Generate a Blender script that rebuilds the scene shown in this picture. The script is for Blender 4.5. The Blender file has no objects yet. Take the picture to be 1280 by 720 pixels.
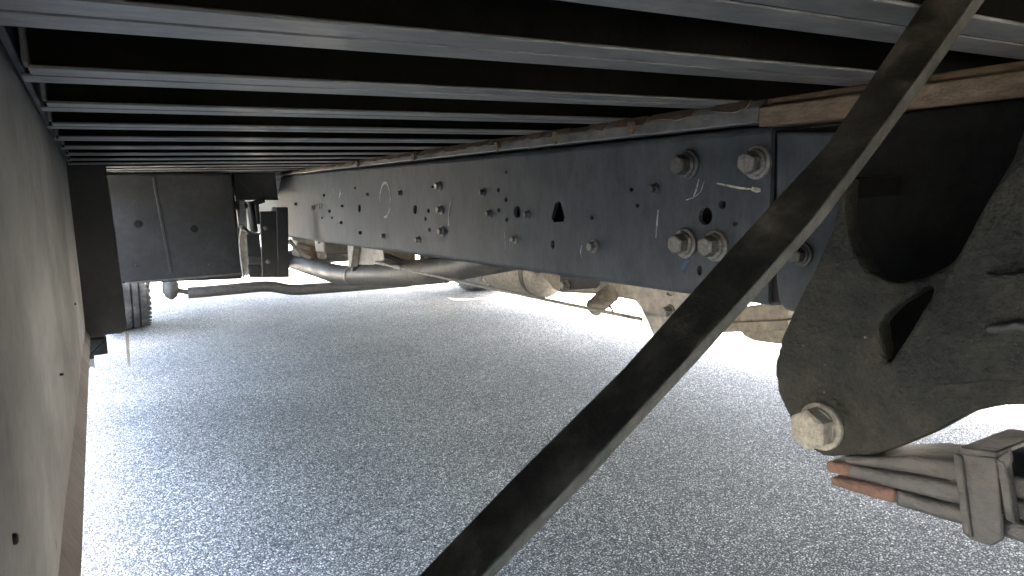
import bpy, bmesh, math, random
from mathutils import Vector, Matrix
from mathutils.geometry import delaunay_2d_cdt
random.seed(7)
scene = bpy.context.scene
C = scene.collection
R_ = math.radians

# ------------------------------------------------------------------ camera
H = 0.72                      # lens height above the asphalt (m)
FPX = 890.0                   # focal length in pixels of the 1280 px wide photograph
AX = Vector((0.8604, -0.0966, 0.5003))   # rows: truck axes seen in camera axes (x right, y down, z forward)
AY = Vector((-0.5087, -0.1037, 0.8547))
AY = AY.normalized(); AX = (AX - AY * AX.dot(AY)).normalized()
AZ = AX.cross(AY)
if AZ.y > 0: AZ = -AZ
cam_d = bpy.data.cameras.new('camera')
cam = bpy.data.objects.new('camera', cam_d); C.objects.link(cam); scene.camera = cam
cam_d.sensor_width = 36.0; cam_d.lens = 36.0 * FPX / 1280.0
cam_d.clip_start = 0.02; cam_d.clip_end = 2000
rot = Matrix(((AX.x, -AX.y, -AX.z), (AY.x, -AY.y, -AY.z), (AZ.x, -AZ.y, -AZ.z)))
cam.matrix_world = Matrix.Translation((0, 0, H)) @ rot.to_4x4()

def ray(u, v):
    d = Vector(((u - 640) / FPX, (v - 360) / FPX, 1.0))
    return Vector((AX.dot(d), AY.dot(d), AZ.dot(d)))
def P(u, v, X=None, Y=None, Z=None):        # where the sight line of a photo pixel meets a plane of the truck
    d = ray(u, v)
    t = X / d.x if X is not None else (Y / d.y if Y is not None else (Z - H) / d.z)
    p = d * t
    return Vector((p.x, p.y, p.z + H))

# ------------------------------------------------------------------ world, sun, exposure
SUN_EL, SUN_AZ = R_(70), R_(97)             # azimuth from +Y (truck's nose) towards +X (truck's right)
w = bpy.data.worlds.new('World'); scene.world = w; w.use_nodes = True
nt = w.node_tree; bg = nt.nodes['Background']
sky = nt.nodes.new('ShaderNodeTexSky'); sky.sky_type = 'NISHITA'; sky.sun_disc = False
sky.sun_elevation = SUN_EL; sky.sun_rotation = SUN_AZ
sky.dust_density = 5.0; sky.ozone_density = 0.4; sky.air_density = 0.9      # hazy, nearly white summer sky
nt.links.new(sky.outputs[0], bg.inputs[0]); bg.inputs[1].default_value = 0.092
sd = bpy.data.lights.new('sun', 'SUN'); sd.energy = 4.6; sd.angle = R_(0.53); sd.color = (1.0, 0.95, 0.87)
sun = bpy.data.objects.new('sun', sd); C.objects.link(sun)
S = Vector((math.sin(SUN_AZ) * math.cos(SUN_EL), math.cos(SUN_AZ) * math.cos(SUN_EL), math.sin(SUN_EL)))
sun.rotation_euler = S.to_track_quat('Z', 'Y').to_euler(); sun.location = (6, 3, 9)
vs = scene.view_settings
vs.view_transform = 'Standard'; vs.look = 'None'; vs.gamma = 1.0; vs.use_curve_mapping = False
vs.exposure = 6.1
scene.render.engine = 'CYCLES'
scene.cycles.max_bounces = 8; scene.cycles.diffuse_bounces = 6

# ------------------------------------------------------------------ materials
def nodes(name):
    m = bpy.data.materials.new(name); m.use_nodes = True
    n = m.node_tree.nodes; return m, n, m.node_tree.links, n['Principled BSDF']
def add(n, t, **kw):
    x = n.new(t)
    for k, v in kw.items():
        if k in x.inputs.keys(): x.inputs[k].default_value = v
        else: setattr(x, k, v)
    return x
def ramp(n, l, src, p0, p1, c0=(0, 0, 0, 1), c1=(1, 1, 1, 1)):
    r = n.new('ShaderNodeValToRGB'); r.color_ramp.elements[0].position = p0; r.color_ramp.elements[1].position = p1
    r.color_ramp.elements[0].color = c0; r.color_ramp.elements[1].color = c1
    l.new(src, r.inputs[0]); return r
def mixc(n, l, fac, a, b):
    x = n.new('ShaderNodeMix'); x.data_type = 'RGBA'
    if isinstance(fac, float): x.inputs[0].default_value = fac
    else: l.new(fac, x.inputs[0])
    for i, v in ((6, a), (7, b)):
        if isinstance(v, tuple): x.inputs[i].default_value = v + (1,)
        else: l.new(v, x.inputs[i])
    return x.outputs[2]
def paint(name, base, base2, dust=(.16, .14, .11), dust_amt=.35, rough=.45, metal=0., scale=6., bump=.15, bscale=140.,
          spec=.5, grime=.45, lo=.40, hi=.72, streak=(1, 1, 1), speck=0.0, speck_col=(.4, .36, .3), rough2=None):
    """aged coat: two tones of the same colour, a film of dust in patches and streaks, chips, fine orange-peel relief"""
    if max(base) < .08:                                     # dark coats, toned down to balance the exposure
        base, base2, dust = [tuple(c * .66 for c in q) for q in (base, base2, dust)]
    m, n, l, b = nodes(name)
    tc = n.new('ShaderNodeNewGeometry'); mp = n.new('ShaderNodeMapping'); mp.inputs['Scale'].default_value = streak
    l.new(tc.outputs['Position'], mp.inputs[0])
    big = add(n, 'ShaderNodeTexNoise', Scale=scale, Detail=6.0, Roughness=.62); l.new(mp.outputs[0], big.inputs[0])
    med = add(n, 'ShaderNodeTexNoise', Scale=scale * 5.3, Detail=5.0, Roughness=.65); l.new(mp.outputs[0], med.inputs[0])
    fine = add(n, 'ShaderNodeTexNoise', Scale=bscale, Detail=4.0, Roughness=.6); l.new(tc.outputs['Position'], fine.inputs[0])
    c = mixc(n, l, ramp(n, l, med.outputs[0], .35, .68).outputs[0], base, base2)
    dm = ramp(n, l, big.outputs[0], lo, hi)
    mul = add(n, 'ShaderNodeMath', operation='MULTIPLY'); mul.inputs[1].default_value = dust_amt
    l.new(dm.outputs[0], mul.inputs[0])
    mul2 = add(n, 'ShaderNodeMath', operation='MULTIPLY_ADD'); l.new(mul.outputs[0], mul2.inputs[0]); l.new(fine.outputs[0], mul2.inputs[1])
    mul2.inputs[2].default_value = 0; 
    mul3 = add(n, 'ShaderNodeMath', operation='ADD'); l.new(mul.outputs[0], mul3.inputs[0]); l.new(mul2.outputs[0], mul3.inputs[1]); mul3.use_clamp = True
    c = mixc(n, l, mul3.outputs[0], c, dust)
    if speck > 0:
        sp = add(n, 'ShaderNodeTexNoise', Scale=bscale * .35, Detail=3.0, Roughness=.7); l.new(tc.outputs['Position'], sp.inputs[0])
        c = mixc(n, l, ramp(n, l, sp.outputs[0], .74 - speck, .80 - speck).outputs[0], c, speck_col)
    gn = add(n, 'ShaderNodeTexNoise', Scale=bscale * .28, Detail=9.0, Roughness=.78); l.new(mp.outputs[0], gn.inputs[0])
    g1 = 1 - grime; g2 = 1 + grime
    gr = ramp(n, l, gn.outputs[0], .33, .67, (g1, g1, g1, 1), (g2, g2 * .99, g2 * .96, 1))
    gm = n.new('ShaderNodeMix'); gm.data_type = 'RGBA'; gm.blend_type = 'MULTIPLY'; gm.inputs[0].default_value = 1.0
    l.new(c, gm.inputs[6]); l.new(gr.outputs[0], gm.inputs[7])
    l.new(gm.outputs[2], b.inputs['Base Color'])
    rr = n.new('ShaderNodeMapRange'); rr.inputs[3].default_value = rough; rr.inputs[4].default_value = rough2 or min(.95, rough + .35)
    l.new(mul3.outputs[0], rr.inputs[0]); l.new(rr.outputs[0], b.inputs['Roughness'])
    b.inputs['Metallic'].default_value = metal; b.inputs['Specular IOR Level'].default_value = spec
    bp = add(n, 'ShaderNodeBump', Strength=bump, Distance=.002); l.new(fine.outputs[0], bp.inputs['Height'])
    bp2 = add(n, 'ShaderNodeBump', Strength=bump, Distance=.006); l.new(med.outputs[0], bp2.inputs['Height']); l.new(bp.outputs[0], bp2.inputs['Normal'])
    l.new(bp2.outputs[0], b.inputs['Normal'])
    return m

M = {}
M['rail'] = paint('rail_paint', (.037, .050, .064), (.056, .071, .086), dust=(.115, .122, .125), dust_amt=.40, rough=.55, scale=4.2, bump=.10, streak=(1, 1, .45), rough2=.7, spec=.2, grime=.32)
M['cross'] = paint('beam_flange_lit', (.085, .086, .084), (.115, .115, .111), dust=(.24, .24, .23), dust_amt=.35, rough=.32, scale=5, bump=.10, streak=(.6, 1.6, 1))  # flange coat, paler than the web to paint in light off the ground
M['black'] = paint('black_paint', (.008, .0088, .0095), (.014, .015, .0157), dust=(.040, .040, .039), dust_amt=.30, rough=.5, spec=.3, scale=5, bump=.12)
M['black_and_shade'] = paint('oily_black_and_shade', (.006, .0062, .0055), (.010, .010, .009), dust=(.022, .022, .018), dust_amt=.35, rough=.8, scale=9, bump=.3, spec=.12)  # black coat; also stands in for shade on webs, deck, pocket and holes
M['trim'] = paint('brown_trim', (.046, .033, .029), (.062, .047, .042), dust=(.085, .068, .061), dust_amt=.4, rough=.6, scale=9, bump=.2)
M['sill'] = paint('sill_paint', (.07, .077, .081), (.10, .104, .105), dust=(.22, .21, .195), dust_amt=.5, rough=.36, scale=7, bump=.16, streak=(1, .5, 1))
M['rust'] = paint('rusty_steel', (.080, .050, .030), (.125, .082, .050), dust=(.16, .145, .105), dust_amt=.5, rough=.7, scale=9, bump=.5, bscale=220, streak=(1, .45, 1.4))
M['orange_rust'] = paint('orange_rust', (.082, .043, .029), (.115, .062, .042), dust=(.15, .105, .078), dust_amt=.4, rough=.8, scale=14, bump=.5, bscale=260)
M['brace'] = paint('brace_paint', (.014, .0145, .0115), (.036, .035, .027), dust=(.24, .22, .17), dust_amt=.30, rough=.42, scale=34, lo=.45, hi=.68, bump=.3, speck=.03, speck_col=(.11, .10, .08))
M['worn'] = paint('worn_edge', (.04, .045, .03), (.12, .125, .105), dust=(.20, .20, .18), dust_amt=.7, rough=.5, scale=22, bump=.4, bscale=260)
M['cast'] = paint('cast_iron', (.008, .0095, .006), (.017, .018, .012), dust=(.085, .080, .058), dust_amt=.42, rough=.55, spec=.3, scale=15, bump=1.0, bscale=180, speck=.02)
M['spring'] = paint('spring_steel', (.064, .064, .062), (.040, .040, .038), dust=(.10, .09, .075), dust_amt=.6, rough=.5, scale=13, bump=.6, streak=(1, .5, 1), speck=.05, speck_col=(.10, .055, .03))
M['bolt'] = paint('zinc_bolt', (.20, .20, .185), (.13, .13, .12), dust=(.22, .20, .165), dust_amt=.5, rough=.42, metal=.65, scale=40, bump=.35, bscale=500)
M['bolt_tan'] = paint('dusty_bolt', (.20, .185, .155), (.27, .25, .21), dust=(.33, .30, .24), dust_amt=.7, rough=.6, metal=.2, scale=50, bump=.5, bscale=500)
M['bolt_dark'] = paint('oiled_bolt', (.07, .075, .075), (.11, .11, .105), dust=(.20, .19, .17), dust_amt=.4, rough=.40, metal=.5, scale=40, bump=.3, bscale=500)
M['skirt'] = paint('skirt_panel', (.205, .208, .204), (.165, .167, .163), dust=(.088, .088, .084), dust_amt=.55, grime=.22, spec=.3, rough=.7, scale=3.4, lo=.44, hi=.64, bump=.07, bscale=90, streak=(1, .28, .5), speck=.05, speck_col=(.085, .078, .068))
M['white'] = paint('white_paint', (.70, .70, .68), (.62, .62, .60), dust=(.4, .38, .34), dust_amt=.25, rough=.30, scale=2, bump=.05)
M['deck'] = paint('deck_boards', (.020, .018, .015), (.035, .030, .024), dust=(.06, .05, .04), dust_amt=.3, rough=.8, scale=5, bump=.3, streak=(6, .6, 1))
M['alu'] = paint('dusty_metal', (.21, .195, .17), (.155, .145, .125), dust=(.26, .23, .19), dust_amt=.6, rough=.5, metal=.2, scale=9, bump=.2)
M['tan'] = paint('dusty_metal_warm_lit', (.14, .125, .10), (.10, .088, .07), dust=(.20, .178, .14), dust_amt=.6, rough=.6, scale=12, bump=.25)  # tan of warm light off the sunlit ground mixed into dusty metal
M['pipe'] = paint('exhaust_steel', (.050, .052, .050), (.078, .077, .070), dust=(.16, .145, .12), dust_amt=.5, rough=.45, metal=.35, scale=7, bump=.2)
M['rubber'] = paint('tyre_rubber', (.03, .03, .03), (.05, .049, .047), dust=(.2, .19, .175), dust_amt=.75, rough=.75, scale=9, bump=.3)
M['rim'] = paint('rim_paint', (.35, .35, .34), (.28, .28, .27), dust=(.2, .18, .15), dust_amt=.5, rough=.4, metal=.3, scale=6, bump=.1)
M['chalk'] = paint('chalk', (.38, .40, .40), (.30, .32, .32), dust=(.12, .13, .14), dust_amt=.8, rough=.9, scale=90, bump=.3)
M['yellow_chalk'] = paint('paint_pen', (.50, .49, .38), (.40, .39, .32), dust=(.18, .18, .15), dust_amt=.7, rough=.8, scale=90, bump=.3)
M['blue_chalk'] = paint('blue_chalk', (.03, .09, .17), (.035, .075, .13), dust=(.05, .09, .14), dust_amt=.8, rough=.9, scale=90, bump=.3)
M['cable'] = paint('grey_cable', (.20, .19, .17), (.14, .135, .125), dust=(.25, .23, .2), dust_amt=.4, rough=.55, scale=30, bump=.2)
M['plastic'] = paint('white_plastic_and_gap_light', (.62, .61, .57), (.52, .51, .47), dust=(.3, .27, .22), dust_amt=.4, rough=.45, scale=12, bump=.1)
M['glass'] = nodes('cab_glass')[0]
gb = M['glass'].node_tree.nodes['Principled BSDF']; gb.inputs['Base Color'].default_value = (.02, .025, .03, 1); gb.inputs['Roughness'].default_value = .05

def ground_mat():
    m, n, l, b = nodes('asphalt')
    tc = n.new('ShaderNodeTexCoord')
    wob = add(n, 'ShaderNodeTexNoise', Scale=150.0, Detail=3.0); l.new(tc.outputs['Object'], wob.inputs[0])
    va = add(n, 'ShaderNodeVectorMath', operation='MULTIPLY_ADD'); l.new(wob.outputs['Color'], va.inputs[0]); va.inputs[1].default_value = (.006, .006, .0); l.new(tc.outputs['Object'], va.inputs[2])
    v1 = add(n, 'ShaderNodeTexVoronoi', Scale=178.0, Randomness=1.0); l.new(va.outputs[0], v1.inputs['Vector'])
    v2 = add(n, 'ShaderNodeTexVoronoi', Scale=178.0, Randomness=1.0); v2.feature = 'DISTANCE_TO_EDGE'; l.new(va.outputs[0], v2.inputs['Vector'])
    v3 = add(n, 'ShaderNodeTexVoronoi', Scale=420.0, Randomness=1.0); l.new(va.outputs[0], v3.inputs['Vector'])
    sep = n.new('ShaderNodeSeparateColor'); l.new(v1.outputs['Color'], sep.inputs[0])
    sep3 = n.new('ShaderNodeSeparateColor'); l.new(v3.outputs['Color'], sep3.inputs[0])
    cr = n.new('ShaderNodeValToRGB'); e = cr.color_ramp.elements          # stone colours
    e[0].position = 0; e[0].color = (.24, .226, .20, 1); e[1].position = 1; e[1].color = (.88, .825, .72, 1)
    for p, c in ((.25, (.43, .405, .355, 1)), (.5, (.56, .527, .46, 1)), (.75, (.70, .655, .57, 1))):
        x = e.new(p); x.color = c
    l.new(sep.outputs[0], cr.inputs[0])
    edge = ramp(n, l, v2.outputs['Distance'], .05, .24)
    c = mixc(n, l, edge.outputs[0], (.085, .080, .072), cr.outputs[0])
    gr = ramp(n, l, sep3.outputs[1], .0, 1.0, (.62, .62, .63, 1), (1.3, 1.29, 1.26, 1))
    mm = n.new('ShaderNodeMix'); mm.data_type = 'RGBA'; mm.blend_type = 'MULTIPLY'; mm.inputs[0].default_value = 1.0
    l.new(c, mm.inputs[6]); l.new(gr.outputs[0], mm.inputs[7])
    bigp = add(n, 'ShaderNodeTexNoise', Scale=1.6, Detail=6.0, Roughness=.6); l.new(tc.outputs['Object'], bigp.inputs[0])
    pr = ramp(n, l, bigp.outputs[0], .32, .66, (.74, .735, .73, 1), (1.1, 1.09, 1.06, 1))
    mm2 = n.new('ShaderNodeMix'); mm2.data_type = 'RGBA'; mm2.blend_type = 'MULTIPLY'; mm2.inputs[0].default_value = 1.0
    l.new(mm.outputs[2], mm2.inputs[6]); l.new(pr.outputs[0], mm2.inputs[7])
    l.new(mm2.outputs[2], b.inputs['Base Color'])
    b.inputs['Roughness'].default_value = .92; b.inputs['Specular IOR Level'].default_value = .25
    hs = add(n, 'ShaderNodeMath', operation='MULTIPLY_ADD'); l.new(edge.outputs[0], hs.inputs[0]); hs.inputs[1].default_value = .6; l.new(sep.outputs[1], hs.inputs[2])
    bp = add(n, 'ShaderNodeBump', Strength=1.0, Distance=.005); l.new(hs.outputs[0], bp.inputs['Height'])
    l.new(bp.outputs[0], b.inputs['Normal'])
    return m
M['ground'] = ground_mat()

# ------------------------------------------------------------------ mesh helpers
class MB:
    def __init__(s): s.v = []; s.f = []; s.m = []
    def face(s, idx, mi=0): s.f.append(tuple(idx)); s.m.append(mi)
    def box(s, x0, x1, y0, y1, z0, z1, mi=0):
        b = len(s.v)
        s.v += [(x, y, z) for z in (z0, z1) for y in (y0, y1) for x in (x0, x1)]
        for q in ((0, 2, 3, 1), (4, 5, 7, 6), (0, 1, 5, 4), (2, 6, 7, 3), (0, 4, 6, 2), (1, 3, 7, 5)): s.face([b + i for i in q], mi)
        return s
    def loops(s, rings, mi=0, cap=True, closed=True):      # skin a list of equal rings of points
        b = len(s.v); k = len(rings[0])
        for r in rings: s.v += [tuple(p) for p in r]
        for i in range(len(rings) - 1):
            for j in range(k if closed else k - 1):
                j2 = (j + 1) % k
                s.face((b + i * k + j, b + i * k + j2, b + (i + 1) * k + j2, b + (i + 1) * k + j), mi)
        if cap:
            s.face([b + j for j in range(k)][::-1], mi); s.face([b + (len(rings) - 1) * k + j for j in range(k)], mi)
        return s
    def prism(s, pts, d, mi=0):                            # outline of 3-D points pushed along vector d
        d = Vector(d); return s.loops([pts, [Vector(p) + d for p in pts]], mi)
    def tube(s, path, r, n=12, mi=0, cap=True):
        path = [Vector(p) for p in path]; rings = []; up = None
        for i, p in enumerate(path):
            t = (path[min(i + 1, len(path) - 1)] - path[max(i - 1, 0)]).normalized()
            if up is None: up = Vector((0, 0, 1)) if abs(t.z) < .9 else Vector((1, 0, 0))
            a = (up - t * up.dot(t)).normalized(); bb = t.cross(a); up = a
            rr = r[i] if isinstance(r, (list, tuple)) else r
            rings.append([p + (a * math.cos(q) + bb * math.sin(q)) * rr for q in [2 * math.pi * k / n for k in range(n)]])
        return s.loops(rings, mi, cap)
    def lathe(s, c, axis, prof, n=24, mi=0, cap=True, ph=0.):        # prof: (distance along axis, radius)
        c = Vector(c); ax = Vector(axis).normalized()
        a = ax.orthogonal().normalized(); bb = ax.cross(a)
        return s.loops([[c + ax * h + (a * math.cos(q) + bb * math.sin(q)) * r for q in [ph + 2 * math.pi * k / n for k in range(n)]] for h, r in prof], mi, cap)
    def sheet(s, outer, holes, to3, thick, mi=0):          # flat plate with real holes; to3((a,b)) -> point, thick vector
        pts = [Vector(p) for p in outer]; edges = [(i, (i + 1) % len(outer)) for i in range(len(outer))]
        for h in holes:
            b = len(pts); pts += [Vector(p) for p in h]; edges += [(b + i, b + (i + 1) % len(h)) for i in range(len(h))]
        ov, oe, of, _, _, _ = delaunay_2d_cdt(pts, edges, [], 1, 1e-6)
        def inside(p, poly):
            r = False
            for i in range(len(poly)):
                a, c = poly[i], poly[i - 1]
                if (a[1] > p.y) != (c[1] > p.y) and p.x < (c[0] - a[0]) * (p.y - a[1]) / (c[1] - a[1]) + a[0]: r = not r
            return r
        tris = []
        for f in of:
            g = sum((ov[i] for i in f), Vector((0, 0))) / len(f)
            if any(inside(g, h) for h in holes) or not inside(g, outer): continue
            tris.append(tuple(f))
        b = len(s.v); th = Vector(thick); N = len(ov)
        s.v += [tuple(to3(p)) for p in ov] + [tuple(Vector(to3(p)) + th) for p in ov]
        cnt = {}
        for t in tris:
            s.face([b + i for i in t], mi); s.face([b + N + i for i in t][::-1], mi)
            for i in range(len(t)):
                e = (t[i], t[(i + 1) % len(t)]); cnt[e] = 1
        for (i, j) in list(cnt):
            if (j, i) not in cnt: s.face((b + j, b + i, b + N + i, b + N + j), mi)
        return s
    def build(s, name, mats, parent=None, bevel=0., seg=2, smooth=40, mods=None):
        me = bpy.data.meshes.new(name); me.from_pydata([tuple(v) for v in s.v], [], s.f)
        for mm in (mats if isinstance(mats, (list, tuple)) else [mats]): me.materials.append(mm)
        me.polygons.foreach_set('material_index', s.m)
        bm = bmesh.new(); bm.from_mesh(me)
        bmesh.ops.remove_doubles(bm, verts=bm.verts, dist=1e-6)
        bmesh.ops.recalc_face_normals(bm, faces=bm.faces)
        bm.to_mesh(me); bm.free()
        if smooth:
            me.polygons.foreach_set('use_smooth', [True] * len(me.polygons)); me.set_sharp_from_angle(angle=R_(smooth))
        o = bpy.data.objects.new(name, me); C.objects.link(o); o.parent = parent
        if bevel:
            bv = o.modifiers.new('bevel', 'BEVEL'); bv.width = bevel; bv.segments = seg; bv.limit_method = 'ANGLE'; bv.angle_limit = R_(35)
        return o
def empty(name, loc=(0, 0, 0)):
    o = bpy.data.objects.new(name, None); C.objects.link(o); o.location = loc; o.empty_display_size = .2; return o
def arc_path(pts, r=.05, n=6):                              # round the corners of a polyline
    pts = [Vector(p) for p in pts]; out = [pts[0]]
    for i in range(1, len(pts) - 1):
        a, b, c = pts[i - 1], pts[i], pts[i + 1]
        d0, d1 = (a - b), (c - b); q = min(r, d0.length * .45, d1.length * .45)
        p0, p1 = b + d0.normalized() * q, b + d1.normalized() * q
        for k in range(n + 1):
            t = k / n; out.append(p0 * (1 - t) ** 2 + b * 2 * t * (1 - t) + p1 * t * t)
    out.append(pts[-1]); return out
def copy_tree(o, parent, mat=None):
    c = o.copy(); C.objects.link(c); c.parent = parent
    if mat is not None: c.matrix_basis = mat @ o.matrix_basis
    for ch in o.children: copy_tree(ch, c)
    return c

# ------------------------------------------------------------------ ground
g = MB()
g.v = [(-150, -150, 0), (150, -150, 0), (150, 150, 0), (-150, 150, 0)]; g.face((0, 1, 2, 3))
go = g.build('ground', M['ground'], smooth=0); go['kind'] = 'structure'

# ------------------------------------------------------------------ the truck
truck = empty('box_truck', (1.26, 0, 0))
truck['label'] = 'underside of a box truck, black steel chassis under the cargo box'
truck['category'] = 'truck'
CX = 1.26                                                   # truck centre line
TI = Matrix.Translation((-CX, 0, 0))
def part(o, parent=truck):                                  # meshes are written in world metres: undo the parent's offset
    o.parent = parent
    if parent is truck: o.matrix_basis = TI
    return o
def B(mb, name, mats, parent=truck, **kw): return part(mb.build(name, mats, None, **kw), parent)
MIR = Matrix.Scale(-1, 4, (1, 0, 0))
def mirror(o):
    c = copy_tree(o, truck); c.matrix_basis = MIR @ o.matrix_basis; return c

ZB = H + .114                                               # underside of the floor beams
# floor beams: I section, the lower flange in two strips with a seam; lit flange and shaded web by colour
BEAM_X0, BEAM_X1 = -.037, 2 * CX + .037
def beam():
    m = MB(); L0, L1 = BEAM_X0, BEAM_X1
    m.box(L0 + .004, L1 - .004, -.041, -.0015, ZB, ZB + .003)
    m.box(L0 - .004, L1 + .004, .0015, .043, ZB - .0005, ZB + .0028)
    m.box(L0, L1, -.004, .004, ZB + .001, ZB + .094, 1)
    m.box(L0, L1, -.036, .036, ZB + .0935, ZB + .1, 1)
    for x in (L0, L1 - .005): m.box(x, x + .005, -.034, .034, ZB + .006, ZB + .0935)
    return m
b0 = None
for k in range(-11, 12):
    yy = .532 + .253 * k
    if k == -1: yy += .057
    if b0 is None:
        b0 = B(beam(), 'cross_member', [M['cross'], M['black_and_shade']], bevel=.0012, seg=1); o = b0
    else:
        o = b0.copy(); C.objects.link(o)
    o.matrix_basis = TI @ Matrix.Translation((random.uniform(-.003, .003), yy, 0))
YF, YR = 3.62, -2.75                                        # front and rear of the cargo box
m = MB()                                                    # boards of the deck
bw = (BEAM_X1 - BEAM_X0) / 18
db = None
for i in range(18):
    x0 = BEAM_X0 + bw * i
    if db is None:
        db = B(MB().box(0, bw - .003, YR, YF, ZB + .101, ZB + .13), 'deck_board', M['black_and_shade'], bevel=.002, seg=1); o = db  # black puts the shade between the beams into the boards
    else: o = db.copy(); C.objects.link(o)
    o.matrix_basis = TI @ Matrix.Translation((x0 + .0015, 0, 0))

# ---- frame rail with punched holes
XR = .83
Y0, Y1 = .688, 5.35
def zt(y): return H + .077 + .006 * (y - .7)               # rail top / bottom, slightly deeper towards the cab
def zb(y): return H - .181 - .0085 * (y - .8)
ell = lambda u, v, ru, rv, n=12: [(u + ru * math.cos(2 * math.pi * k / n), v + rv * math.sin(2 * math.pi * k / n)) for k in range(n)]
HOLES = [(370, 255, 2, 2), (412, 264, 1.8, 2.2), (405, 244, 1.5, 1.8), (428, 257.5, 2.2, 1.6), (426.5, 278.5, 2.2, 2), (449.4, 260.6, 1.6, 5), (444, 235, 1.2, 1.4),
  (402.5, 272, 1.2, 1.6), (415, 272, 1.2, 1.6), (450.6, 291, 2.4, 2.4), (519, 262, 2.4, 6), (540.6, 233.7, 1.2, 1.8), (535.6, 263.5, 1.5, 2.8), (532, 273.7, 1.3, 2.3), (537, 287.5, 1.4, 3),
  (632.7, 215, 1.4, 2.2), (623, 237.5, 1.9, 3), (632.5, 249.7, 1.9, 3.2), (623.5, 262.7, 1.9, 3.2), (633.4, 275, 1.8, 3.1), (646.5, 265, 4.4, 7.8), (740, 272, 2.2, 3),
  (789.4, 237, 2.2, 2.8), (797, 257, 2.2, 2.8), (691, 305.5, 2.5, 5.4), (903, 256, 4.6, 5.6), (882, 270, 8.8, 11.5), (918.7, 280, 3, 3.2), (874.5, 338, 3.3, 6.4)]
def rp(u, v):
    p = P(u, v, X=XR); return (p.y, p.z)
holes = [[rp(*q) for q in ell(*h)] for h in HOLES]
holes.append([rp(*q) for q in [(698, 251.5), (694, 254), (691, 266), (689.5, 273), (692, 277.5), (704, 277.5), (706, 272), (703.5, 262), (701, 253.5)]])
r_ = .012
outer = []
N = 24
ys = [Y0 + (Y1 - Y0) * i / N for i in range(N + 1)]
outer = [(y, zb(y) + r_) for y in ys] + [(y, zt(y) - r_) for y in reversed(ys)]
m = MB()
m.sheet(outer, holes, lambda p: (XR, p[0], p[1]), (.008, 0, 0))
def flange(sgn):                                            # rolled corner and flange of the channel
    rings = []
    for y in ys:
        z = zt(y) if sgn > 0 else zb(y); o_ = []; i_ = []
        for k in range(6):
            a = k / 5 * math.pi / 2
            o_.append((XR + r_ - r_ * math.cos(a), y, z - sgn * r_ + sgn * r_ * math.sin(a)))
            i_.append((XR + r_ - (r_ - .008) * math.cos(a), y, z - sgn * r_ + sgn * (r_ - .008) * math.sin(a)))
        o_.append((XR + .085, y, z)); i_.append((XR + .085, y, z - sgn * .008))
        rings.append(o_ + i_[::-1])
    m.loops(rings)
flange(1); flange(-1)
rail = B(m, 'frame_rail', M['rail'], smooth=30)
for pl in rail.data.polygons:
    if abs(pl.normal.x) > .995: pl.use_smooth = False
m = MB(); m.box(XR + .030, XR + .034, .76, 5.3, H - .165, H + .066); o = m.build('dark_liner', M['black_and_shade'], None); o.parent = rail  # unseen liner added to black out the holes in place of shade
m = MB()                                                    # rear run of the rail, set back behind the reinforced run
xr = XR + .0095
m.box(xr, xr + .008, -2.9, .72, H - .168, H + .06)
m.box(xr, xr + .075, -2.9, .72, H - .176, H - .168); m.box(xr, xr + .075, -2.9, .72, H + .06, H + .068)
rail2 = B(m, 'rear_frame_rail', M['black'], bevel=.003)

def hexbolt(parent, p, axis, r, head, wash, mat, name='bolt', ph=0., collar=True):
    p = Vector(p); ax = Vector(axis).normalized(); m = MB()
    if collar:
        m.lathe(p, ax, [(0.0, wash), (head * .16, wash), (head * .20, wash * .97), (head * .22, wash * .80), (head * .34, wash * .78), (head * .40, r * .98)], n=28)
    m.lathe(p + ax * head * .3, ax, [(0, r), (head * .62, r), (head * .70, r * .90), (head * .705, r * .86)], n=6, ph=ph)
    m.lathe(p + ax * head * 1.0, ax, [(0, r * .80), (head * .03, r * .76)], n=20)
    o = m.build(name, mat, None, bevel=min(.0012, r * .06), seg=1, smooth=30)
    o.parent = parent
    return o
# big flange bolts of the spring hanger (washer centre in the photo)
for (u, v, dark) in ((861, 206, 1), (948, 203, 0), (858, 304, 0), (896, 307, 0)):
    hexbolt(rail, P(u, v, X=XR - .0005), (-1, 0, 0), .0165, .028, .0245, M['bolt_dark'] if dark else M['bolt'], ph=random.random())
# small bolts and nuts
for (u, v, r, dark) in ((392, 259, .008, 0), (401, 258, .008, 0), (460, 243, .006, 1), (480, 295, .008, 0), (501, 241, .008, 1), (550, 232.5, .011, 0), (551.5, 262, .011, 0),
        (553.5, 289, .011, 0), (523.7, 299.5, .009, 0), (604, 240, .008, 1), (612.5, 267, .008, 1), (660, 268, .008, 1), (644, 299, .008, 0), (743, 308, .0105, 0), (819, 236, .008, 1)):
    hexbolt(rail, P(u, v, X=XR - .0004), (-1, 0, 0), r * .85, r * 1.3, r * 1.25, M['bolt_dark'] if dark else M['bolt'], ph=random.random())
def chalk(pts, w, mat, name='chalk_mark'):
    m = MB(); q = [P(u, v, X=XR) for u, v in pts]; rings = []
    for i, p in enumerate(q):
        t = (q[min(i + 1, len(q) - 1)] - q[max(i - 1, 0)]).normalized(); s = Vector((0, -t.z, t.y)) * w * random.uniform(.35, .6) * (1 if 0 < i < len(q) - 1 else .5)
        rings.append([p - s + Vector((-.0003, 0, 0)), p + s + Vector((-.0003, 0, 0)), p + s + Vector((-.0008, 0, 0)), p - s + Vector((-.0008, 0, 0))])
    m.loops(rings); o = m.build(name, mat, None, smooth=0); o.parent = rail
el = [(481.5 + 6.6 * math.cos(a), 250 - 21.5 * math.sin(a)) for a in [math.pi * (1.05 - 1.62 * k / 20) for k in range(21)]]
chalk(el, .009, M['chalk'])
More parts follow.
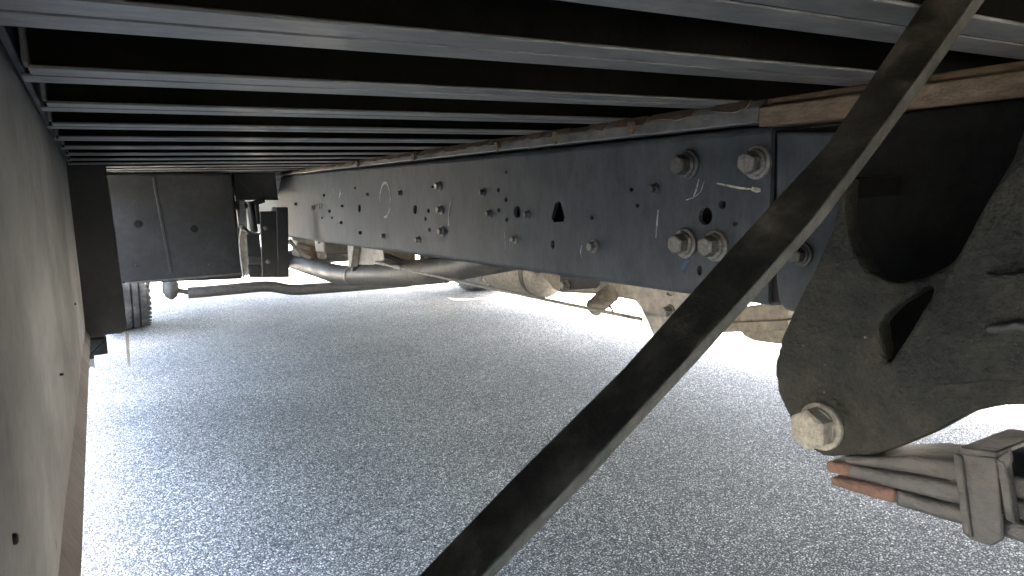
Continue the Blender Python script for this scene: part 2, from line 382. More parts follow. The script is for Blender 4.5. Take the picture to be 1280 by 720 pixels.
chalk([(565.6, 247), (563, 255), (561.2, 265), (561, 275), (561.5, 283)], .006, M['chalk'])
chalk([(425, 236), (425.8, 241), (424, 247)], .012, M['chalk'])
chalk([(416, 236), (417, 241)], .009, M['chalk'])
chalk([(823, 262), (821.5, 280), (820, 297)], .0035, M['chalk'])
chalk([(874, 224), (871, 236), (867, 247), (858, 250)], .0032, M['chalk'])
chalk([(881, 226), (876, 240), (869, 246)], .0022, M['chalk'])
chalk([(896, 229), (910, 232), (925, 235), (940, 236.5)], .004, M['yellow_chalk'])
chalk([(940, 236), (946, 237.5), (951, 238)], .010, M['yellow_chalk'])
chalk([(862, 325), (857, 330), (854, 336), (854, 342)], .006, M['blue_chalk'])
chalk([(631, 290), (631.4, 303), (632, 316)], .0022, M['chalk'])
chalk([(728, 306), (726, 314), (727, 322)], .0028, M['chalk'])
chalk([(637, 298), (637.4, 310)], .0014, M['chalk'])

# ---- long sill of the cargo box lying on the rail
XS = XR - .016
m = MB()
sec = []
for y in [.70 + (3.60 - .70) * i / 14 for i in range(15)]:
    zl = zt(y) + .004
    wv = .0015 * math.sin(y * 9)
    sec.append([(XS + wv, y, zl), (XS + .003 + wv, y, ZB - .012), (XS + .016, y, ZB - .001), (XS + .09, y, ZB - .001), (XS + .09, y, zl)])
m.loops(sec); sill = B(m, 'long_sill', M['sill'], bevel=.002)
m = MB(); sec = []
for y in [-2.7 + (.694 + 2.7) * i / 30 for i in range(31)]:
    zl = zt(.7) - .003; wv = .002 * math.sin(y * 13) - .004
    sec.append([(XS + wv, y, zl), (XS + wv, y, ZB - .014), (XS + .012, y, ZB - .010), (XS + .014, y, ZB - .0012), (XS + .09, y, ZB - .0012), (XS + .09, y, zl)])
m.loops(sec); sill2 = B(m, 'rear_long_sill', M['rust'], bevel=.002)
sill2['label'] = 'rusty brown rear run of the sill'
m = MB()
for k in range(26):                                         # flaking top edge of the sill
    y0 = .72 + k * .11; L = random.uniform(.05, .12)
    m.prism([Vector((XS - .0005 + random.uniform(0, .0025), y0 + L * t, ZB - .0125 + random.uniform(-.004, .003))) for t in (0, .3, .6, 1)] +
            [Vector((XS + .014, y0 + L * t, ZB - .0006)) for t in (1, .5, 0)], (-.0016, 0, .0012))
o = m.build('rusty_flake_edge', M['rust'], None); o.parent = sill; o['kind'] = 'stuff'
def clip(u, v):                                             # hold-down clip: strap, bolt and nut, rusty
    p = P(u, v + 1, X=XS - .004); m = MB()
    m.box(p.x - .003, p.x + .010, p.y - .008, p.y + .008, p.z - .002, p.z + .010)
    m.lathe(p + Vector((0, 0, -.012)), (0, 0, 1), [(.004, .0045), (.014, .0045)], n=8)
    m.lathe(p + Vector((0, 0, .009)), (0, 0, 1), [(0, .007), (.006, .007)], n=6)
    o = m.build('clip', M['rust'], None, bevel=.0015); o.parent = sill
for u, v in ((621, 184), (694, 174), (789, 161), (517, 196), (447, 205)): clip(u, v)

# ---- left side skirt
m = MB(); XK = -.050
sk = []
for i in range(25):
    y = -.15 + (2.745 + .15) * i / 24
    zl = H - .337 - .0586 * (y - .865); wv = .0022 * math.sin(y * 5.1) + .0012 * math.sin(y * 13.7)
    sk.append([(XK - .004, y, zl - .002), (XK + .012, y, zl - .003), (XK + .0125, y, zl), (XK + wv * .3, y, zl + .026), (XK + wv, y, zl + .12), (XK + wv * .7, y, H - .05), (XK + wv * .4, y, ZB - .03), (XK, y, ZB + .13), (XK - .004, y, ZB + .13)])
m.loops(sk)
for i in range(24): m.m[i * 9 + 2] = 1
skirt = B(m, 'side_skirt', [M['skirt'], M['trim']], smooth=25)
skirt['label'] = 'pale grey skirt panel, scuffed on its inner face'
def dot(u, v, r):
    p = P(u, v, X=XK + .0015); mm = MB(); mm.lathe(p, (1, 0, 0), [(-.002, r), (.0012, r), (.0022, r * .6)], n=10); o = mm.build('rivet', M['black'], None, smooth=50); o.parent = skirt
for u, v, r in ((94, 380, .0026), (95, 568, .004), (77, 468, .0016), (17, 674, .003)): dot(u, v, r)
# angle that ties skirt and beams together
m = MB().box(XK + .0035, XK + .010, .2, 3.4, ZB + .012, ZB + .09); B(m, 'side_rail', M['black'], bevel=.001)
# skirt end plate (dark upright at the far end of the skirt)
m = MB(); YP = 2.74
q = [P(82, 194, Y=YP), P(130, 194, Y=YP), P(145, 300, Y=YP), P(159, 412, Y=YP), P(150, 417, Y=YP), P(135, 418, Y=YP), P(118, 425, Y=YP), P(109, 430, Y=YP)]
q[0].x = q[-1].x = XK - .012
m.prism(q, (0, .012, 0)); endp = B(m, 'end_plate', M['black'], bevel=.002)
m = MB(); m.prism([q[1] + Vector((-.004, -.0005, 0)), q[1] + Vector((.001, -.0005, 0)), q[2] + Vector((.001, -.0005, 0)), q[3] + Vector((.001, -.0005, 0)), q[3] + Vector((-.004, -.0005, 0)), q[2] + Vector((-.004, -.0005, 0))], (0, .05, 0))
o = m.build('flange', M['black'], None, bevel=.001); o.parent = endp
m = MB(); a = P(109, 428, Y=2.72); b_ = P(135, 441, Y=2.72); m.box(a.x, b_.x, 2.70, 2.78, b_.z, a.z + .01)
c_ = P(118, 447, Y=2.72); m.box(a.x, c_.x, 2.70, 2.735, c_.z, b_.z)
o = m.build('step_bracket', M['black_and_shade'], None, bevel=.003); o.parent = endp
m = MB(); a = P(110, 446, Y=2.71); b_ = P(118, 461, Y=2.71)
for k in range(4): x = a.x + (b_.x - a.x) * k / 3; m.tube([(x, 2.71, a.z + .02), (x, 2.71, b_.z + random.uniform(0, .01))], .0022, n=6)
o = m.build('wire_end', M['pipe'], None); o.parent = endp
m = MB(); a = P(156, 415, Y=2.73); b_ = P(160, 459, Y=2.73); m.prism([a, a + Vector((.012, 0, 0)), b_ + Vector((.008, 0, 0)), b_], (0, .003, 0))
o = m.build('hanging_strap', M['cable'], None); o.parent = endp

# ---- tank panel behind the end plate
m = MB(); YT = 3.30
tl, tr, br, bl = P(131, 216, Y=YT), P(291, 216, Y=YT), P(304, 349, Y=YT), P(150, 354, Y=YT)
m.prism([Vector((.015, YT, tl.z)), tr, br, Vector((.02, YT, bl.z))], (0, .55, 0)); tank = B(m, 'tank_box', M['black'], bevel=.012, seg=3)
m = MB(); p0, p1 = P(190, 222, Y=YT - .001), P(212, 340, Y=YT - .001)
m.prism([p0, p0 + Vector((.012, 0, 0)), p1 + Vector((.012, 0, 0)), p1], (0, -.003, 0)); o = m.build('pressed_rib', M['black'], None, bevel=.0012); o.parent = tank
for u, v, ru in ((173, 280, 4), (243, 286, 3)):
    p = P(u, v, Y=YT - .003); m = MB(); m.lathe(p, (0, 1, 0), [(0, .016), (.004, .016)], n=14); m.lathe(p, (0, 1, 0), [(-.002, .009), (.003, .009)], n=10); o = m.build('plug', M['black_and_shade'], None); o.parent = tank
m = MB(); m.box(bl.x + .02, br.x - .004, YT - .006, YT + .02, bl.z - .006, bl.z + .002); o = m.build('lower_flange', M['pipe'], None, bevel=.001); o.parent = tank
for k in range(5):
    x = bl.x + .1 + k * .085; m = MB(); m.lathe((x, YT + .02, bl.z - .006), (0, 0, -1), [(0, .009), (.01, .009)], n=6); o = m.build('bolt', M['bolt_dark'], None); o.parent = tank
for u, v in ((170, 332), (262, 331)): hexbolt(tank, P(u, v, Y=YT - .0005), (0, -1, 0), .005, .008, .007, M['black'])

# ---- brackets between the tank and the rail
YB = 3.02
m = MB()
def quad(m, u0, v0, u1, v1, Y, d=.01, du=0):
    a, b, c, e = P(u0, v0, Y=Y), P(u1, v0, Y=Y), P(u1 + du, v1, Y=Y), P(u0 + du, v1, Y=Y); m.prism([a, b, c, e], (0, d, 0))
quad(m, 325, 264, 345, 347, YB, .012, 3); up1 = B(m, 'mount_bracket', M['black'], bevel=.003)
m = MB(); quad(m, 345.4, 259, 360, 347, YB - .006, .09, 2); o = m.build('side_flange', M['black'], None, bevel=.004); o.parent = up1
for u, v in ((332, 285), (335, 327)): hexbolt(up1, P(u, v, Y=YB - .0005), (0, -1, 0), .007, .012, .010, M['bolt_dark'])
m = MB(); quad(m, 308, 293, 325, 321, YB + .25, .012, 2); quad(m, 310, 331, 330, 347, YB + .25, .012, 2); B(m, 'lower_bracket', M['black'], bevel=.003)
m = MB(); quad(m, 291, 216, 344, 250, YB + .33, .02, 4); m.tube([P(295, 221, Y=3.33), P(316, 240, Y=3.33)], .0025); m.tube([P(318, 231, Y=3.33), P(328, 242, Y=3.33)], .003); B(m, 'cab_mount', M['black'], bevel=.004)
m = MB()
for a, b_, r in (((312, 252), (318, 290), .016), ((320, 255), (322, 280), .012), ((306, 258), (330, 250), .012), ((302, 282), (318, 296), .006)): m.tube([P(*a, Y=3.3), P(*b_, Y=3.3)], r, n=10)
B(m, 'valve', M['black'], bevel=0)
m = MB(); quad(m, 297, 250, 308, 345, 3.45, .10, 4); B(m, 'pale_gap_plate', M['plastic'], bevel=.01)  # pale plate standing in for the bright gap, its light in the colour
m = MB(); m.tube(arc_path([P(303, 280, Y=3.28), P(299, 300, Y=3.28), P(302, 330, Y=3.28), P(305, 348, Y=3.28)], .05), .005, n=8); m.tube(arc_path([P(296, 262, Y=3.27), P(299, 285, Y=3.27), P(308, 290, Y=3.27)], .03), .004, n=8); B(m, 'hose', M['cable'])
m = MB(); quad(m, 344, 212, 361, 217, 3.75, .02); B(m, 'top_clamp', M['alu'], bevel=.002)

# ---- diagonal brace from a floor beam down to the skirt's lower edge
m = MB(); YD = .28
Rp = [(1232, 0), (1168, 90), (1102, 180), (1027, 280), (948, 369), (865, 460), (736, 600), (620, 720)]
Lp = [(1155, 0), (1094, 90), (1033, 180), (945, 275), (862, 367), (779, 460), (640, 598), (522, 720)]
Mp = [(u - 10, v - 7) for u, v in Rp]
rings = []
for a, b_, c_ in zip(Lp, Mp, Rp):
    pa, pb, pc = P(*a, Y=YD + .012), P(*b_, Y=YD - .014), P(*c_, Y=YD - .009)
    rings.append([pa, pb, pc, pa + (pc - pb)])
def extend(r0, r1, k): return [p + (p - q) * k for p, q in zip(r0, r1)]
rings = [extend(rings[0], rings[1], .3)] + rings + [extend(rings[-1], rings[-2], 1.05)]
k4 = len(m.v)
m.loops(rings)
for i in range(len(m.f)):
    f = m.f[i]
    if len(f) == 4 and i < (len(rings) - 1) * 4 and i % 4 == 1: m.m[i] = 1
brace = B(m, 'skirt_brace', [M['brace'], M['worn']], bevel=.0012, smooth=0)
brace['label'] = 'flat diagonal steel brace with a worn pale edge'

# ---- cast spring hanger
XH = .70
m = MB()
hp = lambda u, v, X=XH: (P(u, v, X=X).y, P(u, v, X=X).z)
outl = [(1051, 222), (1047, 250), (1040, 285), (1018, 335), (995, 380), (977, 420), (968, 455), (971, 490), (985, 520), (1003, 545), (1030, 564), (1062, 573), (1090, 570), (1122, 560), (1165, 542), (1215, 515), (1250, 508), (1330, 506), (1330, 470), (1330, 100), (1300, 100), (1262, 205), (1215, 300), (1184, 332), (1152, 349), (1120, 354), (1088, 342), (1066, 315), (1056, 275), (1060, 222)]
slot = [(1098, 404), (1118, 384), (1170, 352), (1160, 380), (1109, 458), (1104, 445)]
m.sheet([hp(*q) for q in outl], [[hp(*q) for q in slot]], lambda p: (XH, p[0], p[1]), (.024, 0, 0))
# outer flared wall (the rib and what lies right of it)
XO = .622
rib = [(1285, 165), (1232, 252), (1190, 330), (1150, 392), (1112, 456), (1122, 488), (1200, 481), (1340, 470), (1400, 200)]
m.sheet([hp(*q, X=XO) for q in rib], [], lambda p: (XO, p[0], p[1]), (.09, 0, 0))
# back plate on the rail and boss behind the eye bolt
yb0, yb1 = -.12, .50
m.box(XH + .02, XR - .03, yb0 + .02, .08, H - .2, H + .05)
pe = P(1032, 531, X=XH)
m.lathe((XH - .006, pe.y, pe.z), (1, 0, 0), [(0, .036), (.10, .036)], n=24)
hang = B(m, 'spring_hanger', M['cast'], smooth=0)
md = hang.modifiers.new('skin', 'REMESH'); md.mode = 'VOXEL'; md.voxel_size = .0035; md.use_smooth_shade = True
md = hang.modifiers.new('soften', 'SMOOTH'); md.factor = .5; md.iterations = 7
hexbolt(hang, (XH - .006, pe.y, pe.z), (-1, 0, 0), .0240, .029, .0275, M['bolt_tan'], ph=.3)
hang['label'] = 'cast iron spring hanger with a deep pocket, dusty'
m = MB(); m.box(XR - .028, XR - .006, -.35, .56, H - .23, H + .072); bp_ = m.build('back_plate', M['black_and_shade'], None, bevel=.004); bp_.parent = hang  # blackened, the pocket's shade is put into its colour
for (v0, v1) in ((333, 345), (394, 416)):                    # caked mud ledges
    m = MB(); rings = []
    for k in range(9):
        u = 1236 + k * 13; j = random.uniform(-3, 3); w_ = .6 if k == 0 else 1
        a = P(u, v0 + 8 - k * .9 + j, X=XO - .002); c_ = P(u, v1 - k * .4 + j * .5, X=XO - .002)
        rings.append([a, a + Vector((-.010 * w_, 0, -.003)), c_ + Vector((-.008 * w_, 0, .002)), c_])
    m.loops(rings); o = m.build('mud_ledge', M['spring'], None, bevel=.002); o.parent = hang
m = MB(); m.sheet([hp(*q) for q in [(1052, 222), (1048, 246), (1053, 250), (1058, 222)]], [], lambda p: (XH + .004, p[0], p[1]), (.10, 0, 0)); o = m.build('arm_strut', M['black_and_shade'], None, bevel=.002); o.parent = hang  # same painted-in shade as the pocket behind it
# gussets of the rail beside the hanger
m = MB(); m.sheet([rp(*q) for q in [(972, 165), (1062, 165), (1062, 385), (1012, 392), (985, 388), (975, 375), (972, 350)]], [], lambda p: (XR - .004, p[0], p[1]), (.012, 0, 0)); B(m, 'hanger_plate', M['rail'], bevel=.004)
hexbolt(rail2, P(1003, 318, X=XR - .005), (-1, 0, 0), .012, .02, .017, M['bolt_dark'])

# ---- leaf spring
XL, XW = .692, .070
def leafpath(pts, X=XL): return [P(u, v, X=X) for u, v in pts]
def leaf(top, bot, mat, extra_back=True, first=False):
    m = MB(); t = leafpath(top); b_ = leafpath(bot); rings = []
    if extra_back:
        dt = (t[-1] - t[-2]).normalized(); L = .95; n = 8; th = (t[-1] - b_[-1]).length
        base = t[-1]
        for k in range(1, n + 1):
            s = L * k / n; y = base.y - s * .97; z = base.z + dt.z / max(.2, -dt.y) * s * (1 - .55 * s / L)
            t.append(Vector((XL, y, z))); b_.append(Vector((XL, y, z - th)))
    for a, c in zip(t, b_): rings.append([a, a + Vector((XW, 0, 0)), c + Vector((XW, 0, 0)), c])
    m.loops(rings); o = m.build('leaf', mat, None, bevel=.0045, seg=3); o.parent = spring; return o
spring = part(empty('leaf_spring', (0, 0, 0)))
leaf([(1052, 571), (1090, 572), (1140, 570), (1190, 577), (1240, 588), (1290, 602)], [(1056, 580), (1090, 585), (1140, 592), (1190, 602), (1240, 614), (1290, 629)], M['spring'])
leaf([(1031, 577), (1060, 581), (1100, 588), (1150, 597), (1190, 605), (1240, 617), (1290, 632)], [(1033, 590), (1062, 597), (1100, 607), (1150, 620), (1190, 630), (1240, 641), (1290, 655)], M['spring'])
leaf([(1118, 612), (1150, 622), (1190, 633), (1240, 645), (1290, 659)], [(1118, 633), (1150, 642), (1190, 654), (1240, 668), (1290, 684)], M['spring'])
t1 = leaf([(1036, 596), (1060, 601), (1090, 607), (1118, 613)], [(1038, 607), (1060, 614), (1090, 623), (1117, 631)], M['orange_rust'], extra_back=False); t1.name = 'rusty_leaf_tip'
t2 = leaf([(1031, 576.5), (1050, 578.5), (1064, 581)], [(1033, 590.8), (1050, 594.5), (1064, 598)], M['orange_rust'], extra_back=False)
t2.name = 'rust_scale'; t2.scale = (1.0, 1, 1)
for v in t2.data.vertices: v.co.x -= .0008
# rebound clip round the leaves
m = MB(); xc = XL - .010
q = [P(u, v, X=xc) for u, v in ((1198, 566), (1246, 572), (1253, 676), (1240, 683), (1214, 676), (1204, 668))]
m.prism(q, (.006, 0, 0))
for a, b_ in (((1190, 566), (1203, 668)), ((1244, 573), (1256, 650))):
    pa, pb = P(*a, X=xc - .004), P(*b_, X=xc - .004); w_ = Vector((0, -.008, -.001))
    m.prism([pa, pa + w_, pb + w_, pb], (.012, 0, 0))
pa, pb = P(1198, 566, X=xc), P(1246, 573, X=xc)
m.prism([pa, pb, pb + Vector((0, 0, .006)), pa + Vector((0, 0, .006))], (XW + .02, 0, 0))
m.prism([pa + Vector((XW + .014, 0, 0)), pb + Vector((XW + .014, 0, 0)), pb + Vector((XW + .014, 0, -.08)), pa + Vector((XW + .014, 0, -.08))], (.006, 0, 0))
pa, pb = P(1246, 573, X=xc - .003), P(1263, 560, X=xc - .003); m.prism([pa, pb, pb + Vector((0, -.002, -.012)), pa + Vector((0, -.002, -.02))], (.004, 0, 0))
o = m.build('rebound_clip', M['spring'], None, bevel=.002, seg=2); o.parent = spring

# ---- things under and behind the rail
XCB = .95
pc0, pc1 = P(470, 328, X=XCB), P(802, 399, X=XCB)
m = MB(); path = [pc0.lerp(pc1, i / 14) + Vector((0, 0, -.004 * math.sin(math.pi * i / 14))) for i in range(15)]
m.tube(path, .0046, n=8); m.tube([path[0], path[1]], .007, n=8); m.tube([pc0.lerp(pc1, .13), pc0.lerp(pc1, .17)], .009, n=8)
B(m, 'brake_cable', M['cable'])
m = MB(); m.prism([P(u, v, X=XCB + .004) for u, v in ((445, 305), (478, 309), (480, 325), (466, 331), (447, 331))], (.004, 0, 0))
m.prism([P(u, v, X=XCB) for u, v in ((443, 306), (451, 307), (447, 333), (444, 333))], (-.03, 0, 0)); B(m, 'cable_bracket', M['alu'], bevel=.0015)
m = MB()
m.sheet([(P(u, v, X=.985).y, P(u, v, X=.985).z) for u, v in ((776, 352), (910, 372), (918, 392), (880, 425), (836, 428), (818, 421), (801, 385))], [[(P(u, v, X=.985).y, P(u, v, X=.985).z) for u, v in ell(838, 366, 6, 3.2)]], lambda p: (.985, p[0], p[1]), (.006, 0, 0))
gus = B(m, 'cable_gusset', M['alu'], bevel=.001)
hexbolt(gus, P(838, 389, X=.9845), (-1, 0, 0), .011, .02, .014, M['bolt'])
# corrugated connector hanging on a strap
m = MB(); pa, pb = P(742, 385, X=1.02), P(764, 366, X=1.02); ax = (pb - pa)
m.lathe(pa + ax * -.05, ax, [(ax.length * t_, .019 + .004 * (1 if i % 2 else -1)) for i, t_ in enumerate([k / 9 for k in range(10)])], n=14)
conn = B(m, 'flex_connector', M['tan'])
m = MB(); m.prism([P(u, v, X=1.02) for u, v in ((750, 352), (759, 353), (758, 370), (749, 368))], (.003, 0, 0)); m.tube([P(760, 378, X=1.02), P(766, 389, X=1.02)], .003, n=6); o = m.build('strap', M['pipe'], None); o.parent = conn
# exhaust pipe
m = MB(); m.tube(arc_path([(1.13, 4.75, H - .40), P(366, 326, X=1.1), P(428, 345, X=1.1), P(505, 342, X=1.12), P(560, 336, X=1.14), P(640, 318, X=1.16), (1.2, 1.4, H - .12)], .22, 8), .052, n=20); exh = B(m, 'exhaust_pipe', M['pipe'])
m = MB(); pp = P(436, 344, X=1.1); m.lathe((1.105, 3.45, H - .405), (0, -1, .06), [(0, .055), (.03, .055)], n=20); o = m.build('pipe_clamp', M['bolt_dark'], None); o.parent = exh
def lump(name, mat, Y, boxes=(), tubes=()):
    m = MB()
    for (u0, v0, u1, v1, d) in boxes: quad(m, u0, v0, u1, v1, Y, d, 1)
    for pts, r in tubes: m.tube(arc_path([P(u, v, Y=Y + dy) for u, v, dy in pts], .05), r, n=10)
    return B(m, name, mat, bevel=.012, seg=2)
lump('steering_box', M['rust'], 4.35, [(372, 296, 392, 322, .16), (386, 306, 399, 327, .1)])
lump('oil_filter', M['alu'], 4.3, [(398, 302, 408, 324, .1)])
lump('power_hose', M['cable'], 4.1, (), [([(361, 300, 0), (372, 314, 0), (384, 322, .1), (400, 327, .1), (412, 333, .1)], .012), ([(366, 296, .2), (392, 303, .2), (445, 321, .2)], .02), ([(370, 306, .1), (388, 311, .1)], .01)])
lump('spring_leaf_front', M['tan'], 4.0, (), [([(398, 300, 0), (420, 306, 0), (446, 318, 0)], .022)])
lump('bell_housing', M['pipe'], 3.9, [(452, 300, 500, 334, .2), (405, 296, 440, 318, .2)])
lump('mount_arm', M['rust'], 3.3, [(480, 312, 520, 331, .1), (528, 318, 545, 333, .05)])
lump('wiring_loom', M['black'], 3.2, (), [([(470, 315, 0), (520, 333, 0), (560, 334, 0), (600, 331, 0)], .012), ([(440, 334, .1), (500, 336, .1)], .018)])
# tie rod with its ball joint
m = MB(); YK = 4.2
m.tube(arc_path([P(235, 366, Y=YK), P(250, 365, Y=YK), P(337, 357, Y=YK), P(365, 363, Y=YK), P(452, 357, Y=YK), P(560, 348, Y=YK)], .06), .032, n=14)
tie = B(m, 'tie_rod', M['spring'])
m = MB(); p = P(213, 357, Y=YK); m.lathe(p + Vector((0, 0, -.055)), (0, 0, 1), [(-.02, .008), (-.005, .028), (.02, .042), (.065, .042), (.085, .026), (.12, .026)], n=16)
m.tube([p + Vector((0, 0, -.02)), P(240, 366, Y=YK)], .014, n=10); m.tube([p + Vector((0, 0, .03)), p + Vector((-.05, .28, .06))], [.03, .04], n=10)
o = m.build('ball_joint', M['spring'], None); o.parent = tie
# front axle beam, engine sump, gearbox, shaft
AYF, RT = 4.56, .405
m = MB(); m.tube([(.33, AYF, RT + .03), (.45, AYF, RT - .02), (.70, AYF, RT - .08), (1.82, AYF, RT - .08), (2.07, AYF, RT - .02), (2.19, AYF, RT + .03)], .045, n=8); B(m, 'front_axle', M['spring'], bevel=0)
m = MB(); m.loops([[(CX + s * x, y, z) for s, x, z in ((-1, w_, z1), (-1, w_ * .8, z0), (1, w_ * .8, z0), (1, w_, z1))] for y, w_, z0, z1 in ((5.2, .2, .42, .8), (4.7, .22, .40, .8), (4.35, .2, .48, .8), (4.0, .17, .50, .78), (3.5, .16, .47, .75), (3.0, .11, .52, .72), (2.75, .08, .56, .68))]); B(m, 'gearbox', M['alu'], bevel=.02, seg=3)
m = MB(); m.lathe((CX, 2.75, .60), (0, -1, -.03), [(0, .06), (.05, .06), (.08, .045), (1.35, .045), (1.38, .06), (1.45, .06)], n=20); B(m, 'drive_shaft', M['pipe'])
m = MB(); m.lathe((CX, 1.25, .565), (0, -1, -.06), [(0, .06), (.06, .06), (.09, .045), (1.45, .045), (1.5, .06)], n=20); B(m, 'rear_drive_shaft', M['tan'])
# frame cross members between the rails
for y in (3.35, 1.75, .35):
    m = MB(); m.box(XR + .09, 2 * CX - XR - .09, y, y + .008, H - .12, H + .06); m.box(XR + .09, 2 * CX - XR - .09, y, y + .07, H - .128, H - .12); B(m, 'frame_cross_member', M['black'], bevel=.002)
# canisters on the far side, warm bounced light in their tan
m = MB(); XM = 1.88
y_a, y_b = P(690, 350, X=XM).y, P(622, 345, X=XM).y; zbot = P(655, 366, X=XM).z
m.lathe((XM, y_a, zbot + .13), (0, 1, 0), [(0, .07), (.03, .115), (.06, .13), (y_b - y_a - .05, .13), (y_b - y_a, .11), (y_b - y_a + .03, .05)], n=28); dpf = B(m, 'muffler', M['alu'])
m = MB(); m.lathe((XM, y_a + .06, zbot + .13), (0, 1, 0), [(0, .133), (.035, .133)], n=28); o = m.build('band', M['pipe'], None); o.parent = dpf
m = MB(); XQ = 1.78
pr = [P(u, v, X=XQ) for u, v in ((672, 330), (676, 345), (683, 352), (690, 361), (699, 366), (750, 368), (790, 376), (860, 388), (880, 340))]
m.prism(pr, (.30, 0, 0)); ftk = B(m, 'fuel_tank', M['tan'], bevel=.012, seg=3)
m = MB(); m.prism([P(u, v, X=XQ - .004) for u, v in ((700, 340), (758, 348), (745, 360), (700, 363.5))], (.004, 0, 0)); o = m.build('bracket_plate', M['black'], None, bevel=.001); o.parent = ftk
hexbolt(ftk, P(709, 356, X=XQ - .0045), (-1, 0, 0), .018, .03, .02, M['bolt'])
m = MB(); XQ2 = 1.45
m.prism([P(u, v, X=XQ2) for u, v in ((900, 404), (985, 400), (985, 413), (900, 416))], (.16, 0, 0)); m.prism([P(u, v, X=XQ2 + .03) for u, v in ((925, 414), (930, 420), (942, 426), (970, 430), (1000, 432), (1000, 412), (925, 412))], (.1, 0, 0))
m.prism([P(u, v, X=XQ2 + .02) for u, v in ((905, 404), (925, 384), (985, 380), (985, 404))], (.1, 0, 0)); B(m, 'shaft_support', M['tan'], bevel=.004)

# ---- right rail (plain), mirrored hanger and spring
m = MB(); xq = 2 * CX - XR
m.box(xq - .008, xq, -2.9, 5.35, H - .19, H + .07); m.box(xq - .085, xq - .008, -2.9, 5.35, H - .19, H - .182); m.box(xq - .085, xq - .008, -2.9, 5.35, H + .062, H + .07)
B(m, 'right_frame_rail', M['rail'], bevel=.002)
m = MB(); m.box(xq - .075, xq + .015, -2.7, 3.6, H + .072, ZB - .001); B(m, 'right_long_sill', M['sill'], bevel=.002)
m = MB(); m.box(2 * CX + .046, 2 * CX + .05, .0, 2.76, H - .26, ZB + .13); B(m, 'right_skirt', M['skirt'], bevel=.001)  # unseen; lower edge set for how far sunlight reaches in
m = MB(); m.box(2 * CX - .35, 2 * CX + .048, 2.765, 4.13, .36, .84); B(m, 'right_sun_blocker', M['alu'], bevel=.06, seg=4)  # unseen box added to block stray sun patches under the truck
mirror(hang); mirror(spring)

# ---- wheels
def wheel(name, x, y, wd, side):
    root = empty(name); part(root); root.matrix_basis = TI @ Matrix.Translation((x, y, RT))
    m = MB(); hw = wd / 2
    prof = [(-hw * .86, RT * .60), (-hw * .98, RT * .66), (-hw, RT * .78), (-hw * .97, RT * .90), (-hw * .90, RT * .965)]
    g4 = [-.5, -.17, .17, .5]; gw = .045
    xs = [(-hw * .80, RT * .992)]
    for g_ in g4:
        xs += [((g_ - gw) * hw, RT), ((g_ - gw * .8) * hw, RT - .012), ((g_ + gw * .8) * hw, RT - .012), ((g_ + gw) * hw, RT)]
    xs += [(hw * .80, RT * .992)]
    prof = prof + xs + [(-a, b) for a, b in prof[::-1]]
    m.lathe((0, 0, 0), (1, 0, 0), prof, n=72, cap=False)
    nt_ = 60
    for k in range(nt_):                                     # sipes: shoulder blocks
        a = 2 * math.pi * k / nt_
        for s in (-1, 1):
            c = Vector((s * hw * .86, math.cos(a) * RT * .978, math.sin(a) * RT * .978))
            t = Vector((0, -math.sin(a), math.cos(a))); n_ = Vector((0, math.cos(a), math.sin(a)))
            e = .012
            pts = [c + t * e * i + Vector((hw * .13 * j, 0, 0)) for i, j in ((-1, -1), (1, -1), (1, 1), (-1, 1))]
            m.prism(pts, n_ * .002)
    ty = m.build('tyre', M['rubber'], root, smooth=35); ty.matrix_basis = Matrix()
    m = MB(); s = side
    m.lathe((0, 0, 0), (s, 0, 0), [(-hw * .84, RT * .58), (-hw * .80, RT * .62), (-hw * .5, RT * .55), (hw * .4, RT * .55), (hw * .80, RT * .62), (hw * .84, RT * .58), (hw * .5, RT * .50), (hw * .35, RT * .30), (hw * .75, RT * .27), (hw * .78, RT * .10)], n=36)
    rm = m.build('rim', M['rim'], root, smooth=35)
    return root
wheel('front_wheel', .128, AYF, .225, -1); wheel('front_wheel', 2 * CX - .128, AYF, .225, 1)
AYR = -.66
for x in (.135, .405): 
    wheel('rear_wheel', x, AYR, .225, -1); wheel('rear_wheel', 2 * CX - x, AYR, .225, 1)
m = MB(); m.tube([(.3, AYR, RT), (.9, AYR, RT), (1.05, AYR, RT), (1.26, AYR, RT), (1.47, AYR, RT), (1.62, AYR, RT), (2.22, AYR, RT)], [.06, .065, .09, .19, .09, .065, .06], n=20); B(m, 'rear_axle', M['cast'])

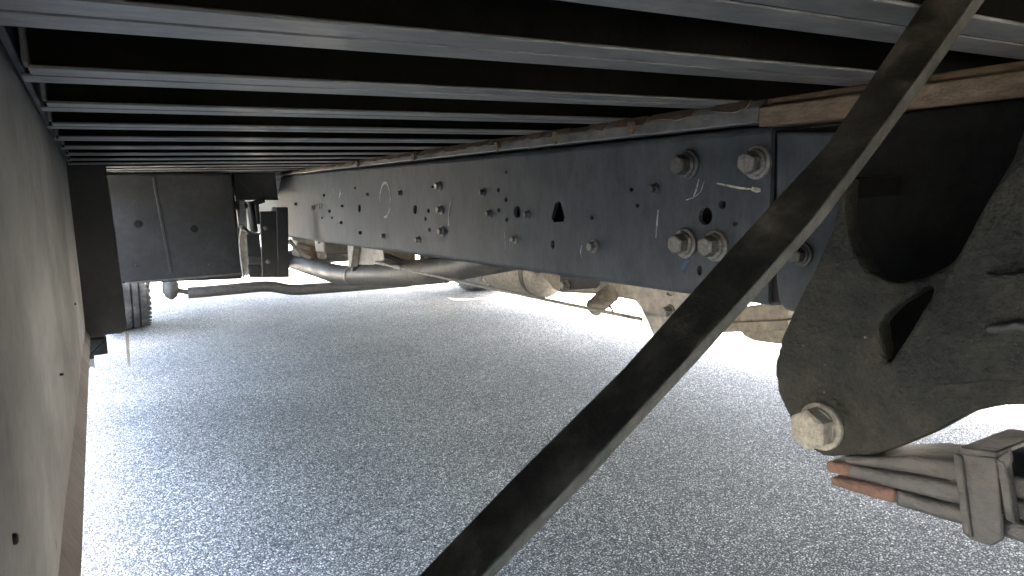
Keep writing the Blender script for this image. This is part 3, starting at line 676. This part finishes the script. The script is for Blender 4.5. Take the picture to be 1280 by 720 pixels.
# ---- cargo box and cab above (they shade the ground)
HB = 3.3; XB0, XB1 = XK - .012, 2 * CX - XK + .012
m = MB(); m.box(XB0, XB0 + .006, YR, YF, ZB - .02, HB); bl_ = B(m, 'side_wall', M['white'], bevel=.001)
for k in range(11):
    y = YR + .3 + k * .58; mm = MB(); mm.box(XB0 - .003, XB0 - .0002, y - .03, y + .03, ZB + .12, HB - .08); o = mm.build('wall_seam', M['white'], None, bevel=.001); o.parent = bl_
mm = MB(); mm.box(XB0 - .018, XB0 - .0003, YR, YF, ZB - .02, ZB + .10); o = mm.build('rub_rail', M['alu'], None, bevel=.004); o.parent = bl_
mirror(bl_)
m = MB(); m.box(XB0, XB1, YR - .006, YF + .006, HB + .0005, HB + .03); B(m, 'box_roof', M['white'], bevel=.01)
m = MB(); m.box(XB0 + .007, XB1 - .007, YF, YF + .006, ZB - .02, HB); B(m, 'box_front_wall', M['white'], bevel=.001)
m = MB(); m.box(XB0 + .007, XB1 - .007, YR - .006, YR, ZB - .02, HB); m.box(XB0 + .1, XB1 - .1, YR - .016, YR - .007, ZB + .05, HB - .15); B(m, 'rear_door', M['white'], bevel=.002)
# cab: side profile swept across, narrower towards the roof
prof = [(3.64, .80), (3.64, 2.25), (3.85, 2.36), (4.55, 2.34), (5.02, 1.62), (5.62, 1.42), (5.74, 1.2), (5.74, .72), (5.1, .72), (5.02, .84), (4.9, .90), (4.25, .90), (4.12, .84), (4.05, .72), (3.75, .72)]
m = MB(); rings = []
for x, k in ((.16, .0), (.22, 1.), (2.30, 1.), (2.36, .0)):
    rings.append([(x + (.09 if z > 1.7 else 0) * (1 if x < CX else -1), y + (0 if k else (.0 if y < 4.6 else -.04)), z - (0 if k else .02)) for y, z in prof])
m.loops(rings); cab = B(m, 'cab', M['white'], bevel=.03, seg=3)
for s in (-1, 1):
    xo = .215 if s < 0 else 2 * CX - .215
    mm = MB(); mm.prism([(xo, 4.0, 1.6), (xo, 4.75, 1.58), (xo + .03 * -s, 4.45, 2.15), (xo + .03 * -s, 4.02, 2.15)], (.05 * s, 0, 0)); o = mm.build('side_window', M['glass'], None, bevel=.004); o.parent = cab
mm = MB(); mm.prism([(.45, 4.995, 1.68), (2.07, 4.995, 1.68), (1.98, 4.60, 2.27), (.54, 4.60, 2.27)], (0, .02, .013)); o = mm.build('windshield', M['glass'], None, bevel=.003); o.parent = cab
mm = MB(); mm.box(.2, 2.32, 5.745, 5.86, .42, .70); o = mm.build('bumper', M['black'], None, bevel=.02, seg=3); o.parent = cab
mm = MB(); mm.box(.75, 1.77, 5.742, 5.77, .82, 1.2); o = mm.build('grille', M['black'], None, bevel=.01); o.parent = cab
for x in (.32, 1.95):
    mm = MB(); mm.box(x, x + .25, 5.742, 5.775, .92, 1.15); o = mm.build('headlight', M['plastic'], None, bevel=.015, seg=3); o.parent = cab
